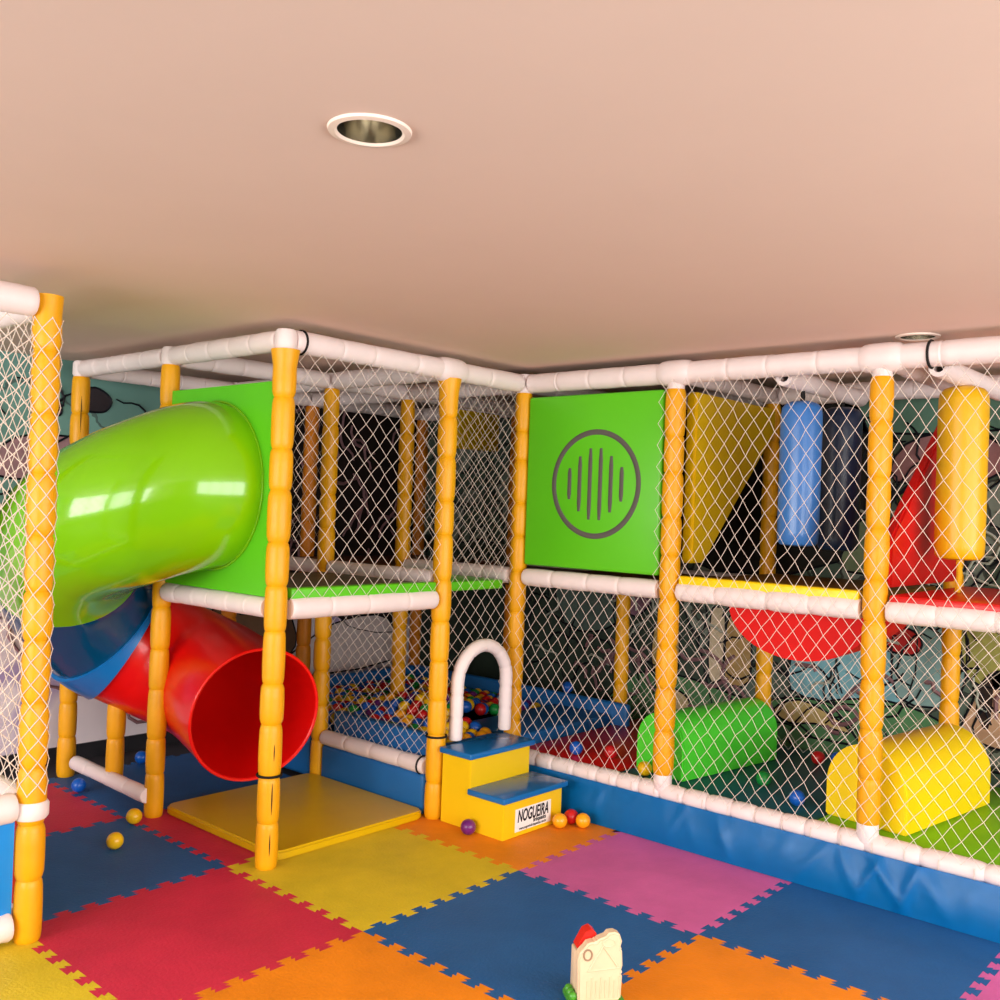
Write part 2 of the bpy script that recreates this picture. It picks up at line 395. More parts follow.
# ------------------------------------------------------------------ foam floor tiles
TX, TY, TS = -.115, -.112, .861
NT = 17
def edge_pts(i, j, horiz):
    """interlocking edge polyline from lattice point (i,j) along +x (horiz) or +y"""
    ax, ay = TX+i*TS, TY+j*TS
    rr = random.Random(i*31+j*17+(5 if horiz else 0)); s0 = 1 if (i+j) % 2 else -1
    loc = [(0, 0)]; w = TS/NT; d = .0195
    for k in range(NT):
        a = k*w; s = s0*(1 if k % 2 else -1)
        if k == 0 or k == NT-1: continue
        loc += [(a+w*.16, s*-d*.0), (a-w*.12, s*d), (a+w*1.12, s*d), (a+w*.84, 0)]
    loc.append((TS, 0))
    return [(ax+u, ay+v) if horiz else (ax-v, ay+u) for u, v in loc]
def tile(i, j, colr, label, clipY=None):
    a = edge_pts(i, j, True); b = edge_pts(i+1, j, False); c = edge_pts(i, j+1, True)[::-1]; d = edge_pts(i, j, False)[::-1]
    poly = a[:-1]+b[:-1]+c[:-1]+d[:-1]
    if clipY:
        poly = [(x, min(y, clipY)) for x, y in poly]
        q = [poly[0]]
        for p in poly[1:]:
            if abs(p[0]-q[-1][0])+abs(p[1]-q[-1][1]) > 1e-5: q.append(p)
        # drop backtracking along the clipped edge
        xs = [p[0] for p in q if p[1] < clipY-1e-6]
        top = [p for p in q if p[1] >= clipY-1e-6]
        if top:
            x0, x1 = min(p[0] for p in top), max(p[0] for p in top)
            k0 = next(k for k, p in enumerate(q) if p[1] >= clipY-1e-6)
            k1 = max(k for k, p in enumerate(q) if p[1] >= clipY-1e-6)
            q = q[:k0]+[(x1, clipY), (x0, clipY)]+q[k1+1:]
        poly = q
    cx = TX+(i+.5)*TS; cy = TY+(j+.5)*TS
    # hairline joint
    poly = [(cx+(x-cx)*.9992, cy+(y-cy)*.9992) for x, y in poly]
    bm = NB(); prism(bm, poly, lambda x, y, t: V((x-cx, y-cy, t)), .0143)
    bmesh.ops.triangulate(bm, faces=[f for f in bm.faces if len(f.verts) > 4])
    o = obj('foam_floor_tile', bm, M['tile_'+colr], smooth=False, loc=(cx, cy, -.0144))
    tag(o, label, 'floor tile', 'interlocking foam floor tiles')
tile(0, 0, 'yellow', 'yellow foam floor tile in front of the yellow crash mat')
tile(0, -1, 'red', 'large red foam floor tile in the left foreground')
tile(-1, -1, 'blue', 'blue foam floor tile with the yellow ball on it, left of red tile')
tile(-1, 0, 'red', 'red foam floor tile lying mostly under the yellow crash mat')
tile(1, 0, 'blue', 'blue foam floor tile under the toy castle in the centre foreground')
tile(0, 1, 'orange', 'orange foam floor tile under the blue and yellow steps', 1.5)
tile(1, 1, 'pink', 'pink foam floor tile along the blue skirt, right of the steps', 1.5)
tile(1, -1, 'orange', 'orange foam floor tile at the bottom edge, left of toy castle')
tile(2, 0, 'orange', 'orange foam floor tile at the bottom edge, right of toy castle')
tile(2, 1, 'blue', 'blue foam floor tile along the blue skirt at right')
tile(0, -2, 'yellow', 'yellow foam floor tile in the bottom left corner by the netted fence')
tile(-2, -1, 'red', 'small-looking red foam floor tile by the wall behind the left yellow post')
tile(-2, 0, 'blue', 'blue foam floor tile under the tube slide, along the mural wall')
tile(-2, 1, 'blue', 'dark blue foam floor tile behind the red slide mouth', .9)
tile(-1, 1, 'blue', 'dark blue foam floor tile between crash mat and ball pit wall', .93)
tile(3, 1, 'pink', 'pink foam floor tile corner at the right edge by the skirt')
tile(3, 0, 'yellow', 'yellow foam floor tile beyond the right frame edge')
tile(-1, -2, 'yellow', 'yellow foam floor tile behind the netted fence at left')
tile(-2, -2, 'blue', 'blue foam floor tile by the mural wall behind the netted fence')

# ------------------------------------------------------------------ play structure
PR = .0485
ZR = 2.2
Y2 = 1.557; YB = 2.57
PF = thing('play_structure', 'two-level indoor play structure of yellow padded posts, white rails and netting', 'play structure', (0, 0, 0))
def post(x, y, z0, z1, m='post', R=PR, seg=.205, flare=0, top=0):
    if flare: return foam('post', (x, y, z0), (x, y, z1), R, M[m], PF, seg, flare1=.3, pinch=.82)
    return foam('post', (x, y, z0), (x, y, z1), R, M[m], PF, seg, pinch=.82)
ztop = ZR-.042
post(0, 0, 0, ztop, flare=1); post(0, .98, 0, ztop, flare=1); post(0, Y2, .0, ztop, R=.046)
post(.94, Y2, .3, ztop-.035, R=.049); post(1.91, Y2, .3, ztop-.035, R=.048); post(2.86, Y2, .3, ztop)
post(-.91, .0, 0, ztop, R=.047); post(-1.83, 0, 0, ztop); post(-1.3, .0, 0.1, .5, R=.046)
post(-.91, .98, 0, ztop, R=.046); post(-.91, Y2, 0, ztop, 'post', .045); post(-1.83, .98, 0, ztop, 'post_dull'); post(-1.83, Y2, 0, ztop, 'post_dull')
for x in (0, .94, 1.91, 2.86): post(x, YB, .25, ztop, 'post', .044)
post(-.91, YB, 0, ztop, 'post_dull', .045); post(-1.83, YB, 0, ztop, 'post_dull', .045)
def seam(x, y, z0, z1, R, off=0):
    a = math.atan2(-2.458-y, 3.395-x)+off; bm = NB(); n = 8
    tube(bm, [(x+R*math.cos(a), y+R*math.sin(a), z0+(z1-z0)*k/n) for k in range(n+1)], lambda k: .0004+.002*math.sin(PI*k/n), 6); obj('seam', bm, M['dark'], PF)
seam(0, 0, .06, .15, .0478, .25); seam(0, 0, .23, .36, .0478, .3); seam(0, 0, .45, .52, .0478, .35); seam(-1.83, 0, 1.85, 2.05, .0478, .1)
RR = .05
def rail(p0, p1, R=RR, seg=.17, name='top_rail', pinch=.9): return foam(name, p0, p1, R, M['rail'], PF, seg, 16, pinch=pinch)
e = .0
# top rails
rail((0, .035, ZR), (0, .94, ZR), seg=.22); rail((0, 1.02, ZR), (0, Y2-.05, ZR), seg=.2)
for a, b in ((0, .94), (.94, 1.91), (1.91, 2.86)): rail((a+.05, Y2, ZR), (b-.05, Y2, ZR), seg=.22, R=.053)
rail((-.035, 0, ZR), (-.87, 0, ZR), R=.046); rail((-.95, 0, ZR), (-1.79, 0, ZR), R=.046)
for x in (-.91, -1.83): rail((x, .05, ZR), (x, .93, ZR), R=.046); rail((x, 1.03, ZR), (x, Y2-.05, ZR), R=.046); rail((x, Y2+.05, ZR), (x, YB-.05, ZR), R=.046)
rail((-.05, .98, ZR), (-.86, .98, ZR)); rail((-.96, .98, ZR), (-1.78, .98, ZR))
rail((-.05, Y2, ZR), (-.86, Y2, ZR)); rail((-.96, Y2, ZR), (-1.78, Y2, ZR))
for a, b in ((-1.83, -.91), (-.91, 0), (0, .94), (.94, 1.91), (1.91, 2.86)): rail((a+.05, YB, ZR), (b-.05, YB, ZR))
for x in (0, .94, 1.91): rail((x, Y2+.05, ZR), (x, YB-.05, ZR), R=.045)
BAGBARS = (1.445, 2.105)
for x in BAGBARS:
    bm = NB()
    n = 16; y0, y1 = Y2+.075, YB-.05
    rs = [[bm.verts.new((x+r*math.cos(2*PI*i/n), y, 2.16+r*math.sin(2*PI*i/n))) for i in range(n)] for r, y in ((.022, y0+.05), (.022, y0), (.04, y0), (.043, y0+.02), (.043, y1))]
    rings(bm, rs, False, True); bmesh.ops.recalc_face_normals(bm, faces=bm.faces[:]); obj('hanger_bar', bm, M['rail'], PF)
# white joints at the post tops
def joint(x, y, z, R=.058, h=.1):
    bm = NB(); lathe(bm, (x, y, z-h/2), (x, y, z+h/2), [(0, R*.82), (.012, R), (h-.012, R), (h, R*.82)], 18); obj('joint_cap', bm, M['rail'], PF)
def sleeve(x, y):
    ax = (0, 1, 0) if (x, y) == (0, .98) else (1, 0, 0); c = V((x, y, ZR)); d = V(ax)
    if (x, y) == (0, Y2): return joint(x, y, ZR, .052, .1)
    bm = NB(); lathe(bm, c-d*.085, c+d*.085, [(0, .05), (.015, .058), (.05, .062), (.12, .062), (.155, .058), (.17, .05)], 20); obj('joint_sleeve', bm, M['rail'], PF)
for x, y in ((0, .98), (0, Y2), (.94, Y2), (1.91, Y2), (2.86, Y2)): joint(x, y, ZR-.04, .04, .1); sleeve(x, y)
for x, y in ((0, 0), (-.91, 0), (-1.83, 0), (-.91, .98), (-1.83, .98), (-.91, Y2), (-1.83, Y2), (0, YB), (.94, YB), (1.91, YB), (2.86, YB), (-.91, YB), (-1.83, YB)): joint(x, y, ZR, .046, .085)
for x in (.94, 1.91, 2.86): joint(x, Y2, .27, .043, .09)
# black clamps
def clamp(p, d, R):
    bm = NB(); u, w = frame_of(V(d)); tube(bm, [V(p)+(u*math.cos(a)+w*math.sin(a))*R for a in [2*PI*i/24 for i in range(24)]], .0055, 6, closed=True); obj('clamp', bm, M['dark'], PF)
clamp((0, .075, ZR), (0, 1, 0), .05); clamp((2.1, Y2, ZR), (1, 0, 0), .054); clamp((-.09, .98, .238), (1, 0, 0), .043)
clamp((0, 0, .385), (0, 0, 1), .05); clamp((0, .98, .4), (0, 0, 1), .05); 
# mid rails (deck edges)
ZD, ZD2 = 1.075, 1.17
rail((0, .06, ZD), (0, .92, ZD), .05, .2, 'deck_rail'); rail((-.05, 0, ZD), (-.86, 0, ZD), .045, .14, 'deck_rail')
rail((-.05, .98, ZD2), (-.86, .98, ZD2), .04, .2, 'deck_rail'); rail((-.05, Y2, ZD2), (-.86, Y2, ZD2), .045, .2, 'deck_rail')
rail((-.96, .98, ZD2), (-1.78, .98, ZD2), .04, .2, 'deck_rail')
for a, b in ((0, .94), (.94, 1.91), (1.91, 2.86)): rail((a+.055, Y2, ZD2), (b-.055, Y2, ZD2), .047, .2, 'deck_rail', .86)
for a, b in ((-.91, 0), (0, .94), (.94, 1.91), (1.91, 2.86)): rail((a+.05, YB, ZD2), (b-.05, YB, ZD2), .04, .2, 'deck_rail')
# base rails
for a, b, s in ((.06, .94, .12), (.94, 1.91, .12), (1.91, 2.86, .22)): rail((a+.0, Y2, .222), (b, Y2, .222), .042, s, 'base_rail', .8)
rail((0-.06, .98, .238), (-.86, .98, .238), .041, .21, 'base_rail')
rail((-.9, -.04, .105), (-1.68, -.02, .105), .038, .18, 'base_rail')
# decks
M['deck_top'] = mat('shaded_deck_vinyl', (92, 88, 70), .55, .4, .08, 9, .1, 5)  # green tower deck: shade behind its lime edge put into the top colour
M['deck_yellow_shaded'] = mat('shaded_yellow_deck_vinyl', (120, 86, 24), .55, .4, .08, 9, .1, 5)  # yellow deck darkened in colour to stand for shade behind its bright edge
def deck_edge(x0, x1, y0, y1, z, m):
    bm = NB(); box(bm, x0, x1, y0, y1, z-.06, z, .01, 3); obj('deck_edge', bm, m, PF)
def deck(x0, x1, y0, y1, z, m, lab=None, t=.05):
    bm = NB(); box(bm, x0, x1, y0, y1, z-t, z, .012); o = obj('deck', bm, m, PF)
    if lab: o['label'] = lab
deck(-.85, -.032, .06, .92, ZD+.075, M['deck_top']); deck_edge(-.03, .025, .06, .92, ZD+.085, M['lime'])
deck(-.87, -.05, 1.03, Y2-.06, ZD2-.02, M['lime'])
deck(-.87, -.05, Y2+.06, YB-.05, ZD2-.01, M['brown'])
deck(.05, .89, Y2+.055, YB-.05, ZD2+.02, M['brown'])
deck(1.0, 1.85, Y2+.03, YB-.05, ZD2+.06, M['deck_yellow_shaded']); deck_edge(1.0, 1.85, Y2-.025, Y2+.028, ZD2+.074, M['rolly'])
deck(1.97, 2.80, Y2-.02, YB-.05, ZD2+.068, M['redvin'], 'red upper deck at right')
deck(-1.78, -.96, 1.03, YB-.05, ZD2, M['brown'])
# lower play floor
def lowfloor(x0, x1, z, m, lab):
    bm = NB(); box(bm, x0, x1, Y2+.02, YB+.24, .0, z, .012); o = obj('play_floor', bm, m, PF); o['label'] = lab
lowfloor(.02, .64, .25, M['redvin'], 'red padded floor behind the net')
lowfloor(.65, 1.66, .245, mat('teal_floor_pad', (20, 84, 96), .45, .4, .08, 12, .08, 4), 'dark teal padded floor under the rollers')
lowfloor(1.67, 2.9, .25, mat('lime_floor_pad', (116, 190, 22), .45, .4, .06, 12, .05, 4), 'lime green padded floor at right')
# green panels
bm = NB()
def slide_panel():
    cx, cz, R = -.48, 1.585, .35; x0, x1, z0, z1 = -.865, -.055, 1.12, 2.03
    n = 48; loops = []
    for y in (-.012, .012):
        inn, out = [], []
        for i in range(n):
            a = 2*PI*i/n+1e-4; c, s = math.cos(a), math.sin(a)
            t = min(((x1-cx)/c if c > 0 else (x0-cx)/c), ((z1-cz)/s if s > 0 else (z0-cz)/s))
            inn.append(bm.verts.new((cx+R*c, y, cz+R*s))); out.append([cx+t*c, y, cz+t*s])
        for (X, Z) in ((x0, z0), (x1, z0), (x1, z1), (x0, z1)):   # snap the nearest outline vertex to each corner
            k = min(range(n), key=lambda i: (out[i][0]-X)**2+(out[i][2]-Z)**2); out[k] = [X, y, Z]
        loops.append((inn, [bm.verts.new(p) for p in out]))
    for i in range(n):
        j = (i+1) % n
        for inn, out in loops: bm.faces.new((inn[i], out[i], out[j], inn[j]))
        bm.faces.new((loops[0][0][i], loops[0][0][j], loops[1][0][j], loops[1][0][i])); bm.faces.new((loops[0][1][i], loops[0][1][j], loops[1][1][j], loops[1][1][i]))
    bmesh.ops.recalc_face_normals(bm, faces=bm.faces[:])
slide_panel(); o = obj('side_panel', bm, M['lime'], PF); o['label'] = 'lime green panel with the round slide entrance'
bm = NB(); box(bm, .05, .885, Y2-.02, Y2+.03, 1.235, 2.125, .015, 3); gp = obj('side_panel', bm, M['lime'], PF); gp['label'] = 'lime green panel with a grey ring and six bars'
yf = Y2-.0205
bm = NB(); tube(bm, [(.5+.26*math.cos(2*PI*i/64), yf, 1.668+.262*math.sin(2*PI*i/64)) for i in range(64)], .014, 8, closed=True)
for v in bm.verts: v.co.y = yf+(v.co.y-yf)*.25
obj('ring', bm, M['grey'], gp)
for dx, h in ((-.16, .16), (-.096, .28), (-.032, .36), (.032, .36), (.096, .28), (.16, .17)):
    bm = NB(); tube(bm, [(.5+dx, yf, 1.668-h/2+k*h/6) for k in range(7)], lambda k: .0125 if 0 < k < 6 else .008, 8)
    for v in bm.verts: v.co.y = yf+(v.co.y-yf)*.25
    obj('bar', bm, M['grey'], gp)
# yellow and red wedge panels on the upper level
bm = NB(); prism(bm, [(1.66, 1.30), (1.78, 1.30), (2.5, 2.0), (2.5, 2.12), (1.66, 2.12)], lambda a, b, t: V((.935+t, a, b)), .06)
bmesh.ops.bevel(bm, geom=bm.edges[:], offset=.01, segments=2, affect='EDGES'); o = obj('wedge_panel', bm, M['mat_y'], PF); o['label'] = 'yellow triangular padded wedge'
bm = NB(); prism(bm, [(1.63, 1.26), (2.5, 1.26), (2.5, 2.12), (2.3, 2.0), (1.63, 1.46)], lambda a, b, t: V((1.895+t, a, b)), .05)
bmesh.ops.bevel(bm, geom=bm.edges[:], offset=.01, segments=2, affect='EDGES'); o = obj('wedge_panel', bm, M['redvin'], PF); o['label'] = 'red triangular padded wedge'
bm = NB(); box(bm, -.96, -.92, 2.02, 2.4, 1.9, 2.15, .008); obj('back_panel', bm, M['mat_y'], PF)
# red hanging trough under the yellow deck
bm = NB(); ns, nl = 20, 12; rs = []
for j in range(nl+1):
    y = 1.64+.8*j/nl; k = 1-.25*(j/nl)**2
    rs.append([bm.verts.new((1.54+.33*k*math.cos(PI+PI*i/ns), y, 1.128+.22*k*math.sin(PI+PI*i/ns))) for i in range(ns+1)])
rings(bm, rs, True, True); bmesh.ops.recalc_face_normals(bm, faces=bm.faces[:]); o = obj('trough', bm, mat('matt_red_vinyl', (214, 16, 12), .65, .25, .04, 8, .04, 4), PF); o['label'] = 'red rounded trough under the yellow deck'
# skirt of wrinkled blue vinyl
def skirt():
    bm = NB(); nu, nv = 260, 16; g = []
    rr = random.Random(4); folds = [(rr.uniform(.1, 3.0), rr.uniform(-.5, .5), rr.uniform(.02, .05), rr.uniform(.002, .006)) for _ in range(22)]
    folds += [(1.94, -.35, .02, .014), (2.02, .5, .03, .016), (2.1, -.2, .025, .018), (1.86, .3, .03, .012), (2.2, .4, .04, .012), (1.7, -.5, .03, .008), (1.3, .3, .025, .008), (1.05, -.3, .02, .007)]
    for i in range(nu+1):
        x = .02+2.95*i/nu; row = []
        for j in range(nv+1):
            t = j/nv; z = .2*(1-t)+.002*t
            y = Y2-.042-(.028*math.sin(PI*min(1, t*1.05)*.62))
            for fx, sl, w, h in folds:
                d = (x-fx-sl*(t-.5)*.3)/w
                y -= .62*h*math.exp(-d*d)*math.sin(PI*(.15+.8*t))
            if t > .85: y = min(y, Y2-.06)
            row.append(bm.verts.new((x, y, z)))
        g.append(row)
    for i in range(nu):
        for j in range(nv): bm.faces.new((g[i][j], g[i+1][j], g[i+1][j+1], g[i][j+1]))
    bmesh.ops.solidify(bm, geom=bm.faces[:], thickness=.002)
    bmesh.ops.recalc_face_normals(bm, faces=bm.faces[:])
    obj('skirt', bm, M['skirt'], PF)
skirt()
# cord ties lacing the skirt to the base rail
k = 0
for i in range(22):
    x = .15+i*.128
    bm = NB(); tube(bm, [(x+.003*math.sin(a), Y2-.002-.0445*math.sin(a), .222-.0445*math.cos(a)) for a in [-PI*.1+PI*.75*q/8 for q in range(9)]], .002, 6); obj('cord_tie', bm, M['net'], PF)
# pit walls
def pad(x0, x1, y0, y1, z0, z1, lab=None):
    bm = NB(); box(bm, x0, x1, y0, y1, z0, z1, .02, 3); o = obj('pit_wall', bm, M['bluepad'], PF)
    if lab: o['label'] = lab
pad(-.86, -.055, .955, 1.035, .0, .2); pad(-.86, -.06, 1.03, 1.1, .15, .375)
pad(-1.8, -.97, .96, 1.1, 0, .37); pad(-1.83, -1.74, 1.12, YB-.06, .0, .37); pad(-1.72, .12, YB-.1, YB-.05-.0, .0, .38)
pad(-.055, .015, 1.04, Y2-.06, 0, .34); pad(-.42, .012, Y2+.06, YB-.11, 0, .31)
# ----------------------------------------------------------- nets
def net(name, f, w, z0, z1, parent, hole=None, cw=.094, ch=.104, r=.0012, jit=.005, seed=1, sag=0):
    """diamond net on surface f(u,z); nodes are shared so that the strands meet"""
    nu = max(2, round(w/(cw/2))); nz = max(2, round((z1-z0)/(ch/2))); rr = random.Random(seed)
    node = {}
    def P(i, j):
        if (i, j) not in node:
            u = w*i/nu; z = z0+(z1-z0)*j/nz
            if 0 < i < nu and 0 < j < nz: u += rr.uniform(-jit, jit); z += rr.uniform(-jit, jit)
            p = V(f(u, z))
            node[(i, j)] = p
        return node[(i, j)]
    bm = NB()
    def strand(a, b):
        d = b-a
        if d.length < 1e-6: return
        u, q = frame_of(d); n = 4
        A = [bm.verts.new(a+(u*math.cos(2*PI*k/n)+q*math.sin(2*PI*k/n))*r) for k in range(n)]
        Bv = [bm.verts.new(b+(u*math.cos(2*PI*k/n)+q*math.sin(2*PI*k/n))*r) for k in range(n)]
        for k in range(n): bm.faces.new((A[k], A[(k+1) % n], Bv[(k+1) % n], Bv[k]))
    for j in range(nz):
        for i in range(nu+1):
            if (i+j) % 2: continue
            for di in (-1, 1):
                if 0 <= i+di <= nu:
                    a, b = P(i, j), P(i+di, j+1)
                    if hole and (hole((a+b)/2)): continue
                    strand(a, b)
    for (i, j), p in node.items():      # knots
        if hole and hole(p): continue
        bmesh.ops.create_icosphere(bm, subdivisions=1, radius=r*1.7, matrix=Matrix.Translation(p))
    bmesh.ops.recalc_face_normals(bm, faces=bm.faces[:])
    return obj(name, bm, M['net'], parent)
yn = Y2-.062
net('net', lambda u, z: (.05+u, yn, z), 2.83, .25, 1.14, PF, seed=2, cw=.07, ch=.089)
net('net', lambda u, z: (.885+u, yn, z), 1.995, 1.14, 2.16, PF, seed=3, cw=.07, ch=.102)
net('net', lambda u, z: (.03, .05+u, z), .88, ZD+.04, 2.16, PF, seed=4, cw=.084, ch=.092)
def arch_hole(p): return (abs(p.y-1.27) < .17 and p.z < .64) or ((p.y-1.27)**2+(p.z-.64)**2 < .17**2 and p.z >= .64)
net('net', lambda u, z: (.0, 1.03+u, z), .48, .36, 2.16, PF, seed=5, hole=arch_hole, cw=.08, ch=.085)
net('net', lambda u, z: (-.86+u, .98, z), .81, .27, ZD2-.04, PF, seed=6, cw=.07, ch=.064)
net('net', lambda u, z: (-.86+u, Y2, z), .81, ZD2+.04, 2.16, PF, seed=8, cw=.08, ch=.09)
net('net', lambda u, z: (-1.78+u, .98, z), .82, 1.3, 2.16, PF, seed=10, cw=.08, ch=.09)
net('net', lambda u, z: (.05+u, YB+.06, z), 2.8, .27, 1.12, PF, seed=12, cw=.085, ch=.09)

# ------------------------------------------------------------------ entrance arch (white padded hoop)
t = thing('entrance_arch', 'white padded arch framing the ball pit entrance above the steps', 'arch', (0.03, 1.27, .37))
def arch_pt(s):
    L1 = .27; R = .185; tot = 2*L1+PI*R; d = s*tot
    if d < L1: return V((0, -R, d))
    if d > L1+PI*R: return V((0, R, tot-d))
    a = PI-(d-L1)/R; return V((0, R*math.cos(a), L1+R*math.sin(a)))
bm = NB(); n = 90; tube(bm, [arch_pt(i/n) for i in range(n+1)], lambda k: .034*(.9 if k % 9 == 0 else 1.0), 14); obj('foam_hoop', bm, M['rail'], t)

# ------------------------------------------------------------------ tube slide
SL = thing('tube_slide', 'spiral tube slide in glossy green, blue and red beside the left tower', 'slide', (-.95, -.07, 0))
CXs, CYs = -.95, -.07
CP = [(-.48, .0, 1.585, .372), (-.487, -.11, 1.575, .37), (-.68, -.32, 1.47, .352), (-.98, -.39, 1.335, .335), (-1.235, -.30, 1.13, .325),
      (-1.355, -.06, .87, .325), (-1.24, .2, .70, .32), (-.97, .33, .60, .315), (-.44, .23, .53, .315)]
def spline(t):
    P = [V(p) for p in CP]; P = [2*P[0]-P[1]]+P+[2*P[-1]-P[-2]]
    k = min(int(t), len(CP)-2); f = t-k; a, b, c, d = P[k:k+4]
    return .5*(2*b+(c-a)*f+(2*a-5*b+4*c-d)*f*f+(3*b-a-3*c+d)*f**3)
TOT = len(CP)-1
def path(s): q = spline(max(0, min(TOT, s))); return V((q[0]-CXs, q[1]-CYs, q[2]))
def rad(s): return spline(max(0, min(TOT, s)))[3]
def slide_part(name, s0, s1, m, n=40, wall=.012, lab=None, r0=0):
    bm = NB(); ns = 40
    def sweep(dr):
        out = []
        for k in range(n+1):
            s = s0+(s1-s0)*k/n; p = path(s); d = (path(min(s+.03, TOT))-path(max(s-.03, 0))).normalized()
            h = V((d.x, d.y, 0)).normalized(); u = V((-h.y, h.x, 0)); w = d.cross(u)
            r = rad(s)+dr
            out.append([bm.verts.new(p+(u*math.cos(2*PI*i/ns)+w*math.sin(2*PI*i/ns))*r) for i in range(ns)])
        return out
    a = sweep(r0); b = sweep(r0-wall)
    rings(bm, a, False, False); rings(bm, b, False, False); rings(bm, [a[0], b[0]], False, False); rings(bm, [a[-1], b[-1]], False, False)
    bmesh.ops.recalc_face_normals(bm, faces=bm.faces[:])
    o = obj(name, bm, m, SL); 
    if lab: o['label'] = lab
    return o
sg, sb = 3.85, 5.2
slide_part('tube_section', 0, sg, M['green'], 60, lab='green upper tube')
slide_part('tube_section', sg+.012, sb, M['bluepl'], 30, lab='blue middle tube')
slide_part('flange', sb-.2, sb+.2, M['flange'], 6, .03, 'blue joining collar', .016)
slide_part('tube_section', sb+.205, TOT, M['red'], 30, lab='red lower tube with open mouth')
bm = NB()   # lip at the mouth
pm = path(TOT); d = (path(TOT)-path(TOT-.03)).normalized(); h = V((d.x, d.y, 0)).normalized(); u = V((-h.y, h.x, 0)); w = d.cross(u)
tube(bm, [pm+(u*math.cos(2*PI*i/48)+w*math.sin(2*PI*i/48))*(rad(TOT)-.004) for i in range(48)], .008, 8, closed=True); obj('mouth_rim', bm, M['red'], SL)
bm = NB(); tube(bm, [V((.47+.376*math.cos(2*PI*i/48), .07-.012-.004, 1.585+.376*math.sin(2*PI*i/48))) for i in range(48)], .006, 6, closed=True); obj('entry_ring', bm, M['green'], SL)

# ------------------------------------------------------------------ crash mat
bm = NB(); c = []
x0, x1, y0, y1, r = -.925, -.015, .056, .945, .06
for (cx, cy, a0) in ((x1-r, y1-r, 0), (x0+r, y1-r, 90), (x0+r, y0+r, 180), (x1-r, y0+r, 270)):
    for k in range(7): a = math.radians(a0+15*k); c.append((cx+r*math.cos(a)+.46, cy+r*math.sin(a)-.485))
prism(bm, c, lambda a, b, t: V((a, b, t)), .04)
bmesh.ops.bevel(bm, geom=[e for e in bm.edges if abs(e.verts[0].co.z-e.verts[1].co.z) < 1e-6], offset=.009, segments=3, affect='EDGES')
o = obj('crash_mat', bm, M['mat_y'], loc=(-.46, .485, .0003)); tag(o, 'yellow vinyl crash mat with rounded corners at the slide mouth', 'mat')

# ------------------------------------------------------------------ steps
ST = thing('step_unit', 'yellow two-step unit with blue padded treads in front of the arch', 'steps', (.27, 1.18, 0.0003))
X0, X1, X2, YA, YZ = .062, .252, .465, .965, 1.402
bm = NB(); prism(bm, [(X0, 0), (X2, 0), (X2, .172), (X1, .172), (X1, .335), (X0, .335)], lambda a, b, t: V((a-.27, YA-1.18+t, b)), YZ-YA)
bmesh.ops.bevel(bm, geom=bm.edges[:], offset=.003, segments=2, affect='EDGES'); obj('step_body', bm, M['step_y'], ST)
for xa, xb, z in ((X0-.002, X1+.018, .335), (X1-.0, X2+.022, .172)):
    bm = NB(); box(bm, xa-.27, xb-.27, YA-.022-1.18, YZ+.022-1.18, z+.0005, z+.028, .006, 3); obj('tread', bm, M['tread'], ST)
bm = NB(); box(bm, X2-.27+.0003, X2-.27+.0016, 1.05-1.18, 1.315-1.18, .022, .128); lbl = obj('maker_label', bm, M['white'], ST, smooth=False); lbl['label'] = 'white printed label'
def text(s, size, y, z, name, parent, m, shear=0, sx=1.0, bold=0):
    cu = bpy.data.curves.new(name, 'FONT'); cu.body = s; cu.size = size; cu.align_x = 'CENTER'; cu.extrude = .0004; cu.shear = shear; cu.offset = bold
    tmp = bpy.data.objects.new('tmp', cu); COL.objects.link(tmp)
    dg = bpy.context.evaluated_depsgraph_get(); me = bpy.data.meshes.new_from_object(tmp.evaluated_get(dg)); bpy.data.objects.remove(tmp)
    for v in me.vertices:
        x, yy, zz = v.co; v.co = V((X2-.27+.0022+zz, y+x*sx, z+yy))
    me.materials.append(m); me.name = name
    o = bpy.data.objects.new(name, me); COL.objects.link(o); o.parent = parent
text('NOGUEIRA', .078, .0, .066, 'lettering', lbl, M['ink'], .2, .58, .0018)
text('Brinquedos', .028, .05, .046, 'lettering', lbl, M['ink'], .1, .75, .0006)
text('www.nogueirabrinquedos.com.br', .019, .0, .028, 'lettering', lbl, M['ink'], 0, .78, .0002)

# ------------------------------------------------------------------ rollers
def roller(name, x0, x1, y0, y1, z0, h, m, label):
    bm = NB(); w = (x1-x0)/2; pts = [(-w, 0), (w, 0)]
    k = max(0.02, h-w*1.02)
    pts += [(w*math.cos(a), k+(h-k)*math.sin(a)) for a in [PI*i/22 for i in range(23)]]
    prism(bm, pts, lambda a, b, t: V((a, t-(y1-y0)/2, b)), y1-y0)
    es = [e for e in bm.edges if len(e.link_faces) == 2 and e.calc_face_angle(0) > .6]
    bmesh.ops.bevel(bm, geom=es, offset=.008, segments=2, affect='EDGES')
    o = obj(name, bm, m, loc=((x0+x1)/2+.045, (y0+y1)/2, z0)); o.rotation_euler = (0, 0, -math.radians(8)); tag(o, label, 'soft play block', 'soft play blocks on the lower level')
roller('foam_arch_block', 1.672, 2.04, 1.685, 2.475, .251, .335, M['rolly'], 'yellow half-round foam block behind the net at right')
roller('foam_arch_block', .685, .985, 1.70, 2.49, .246, .305, M['rollg'], 'green half-round foam block behind the net')

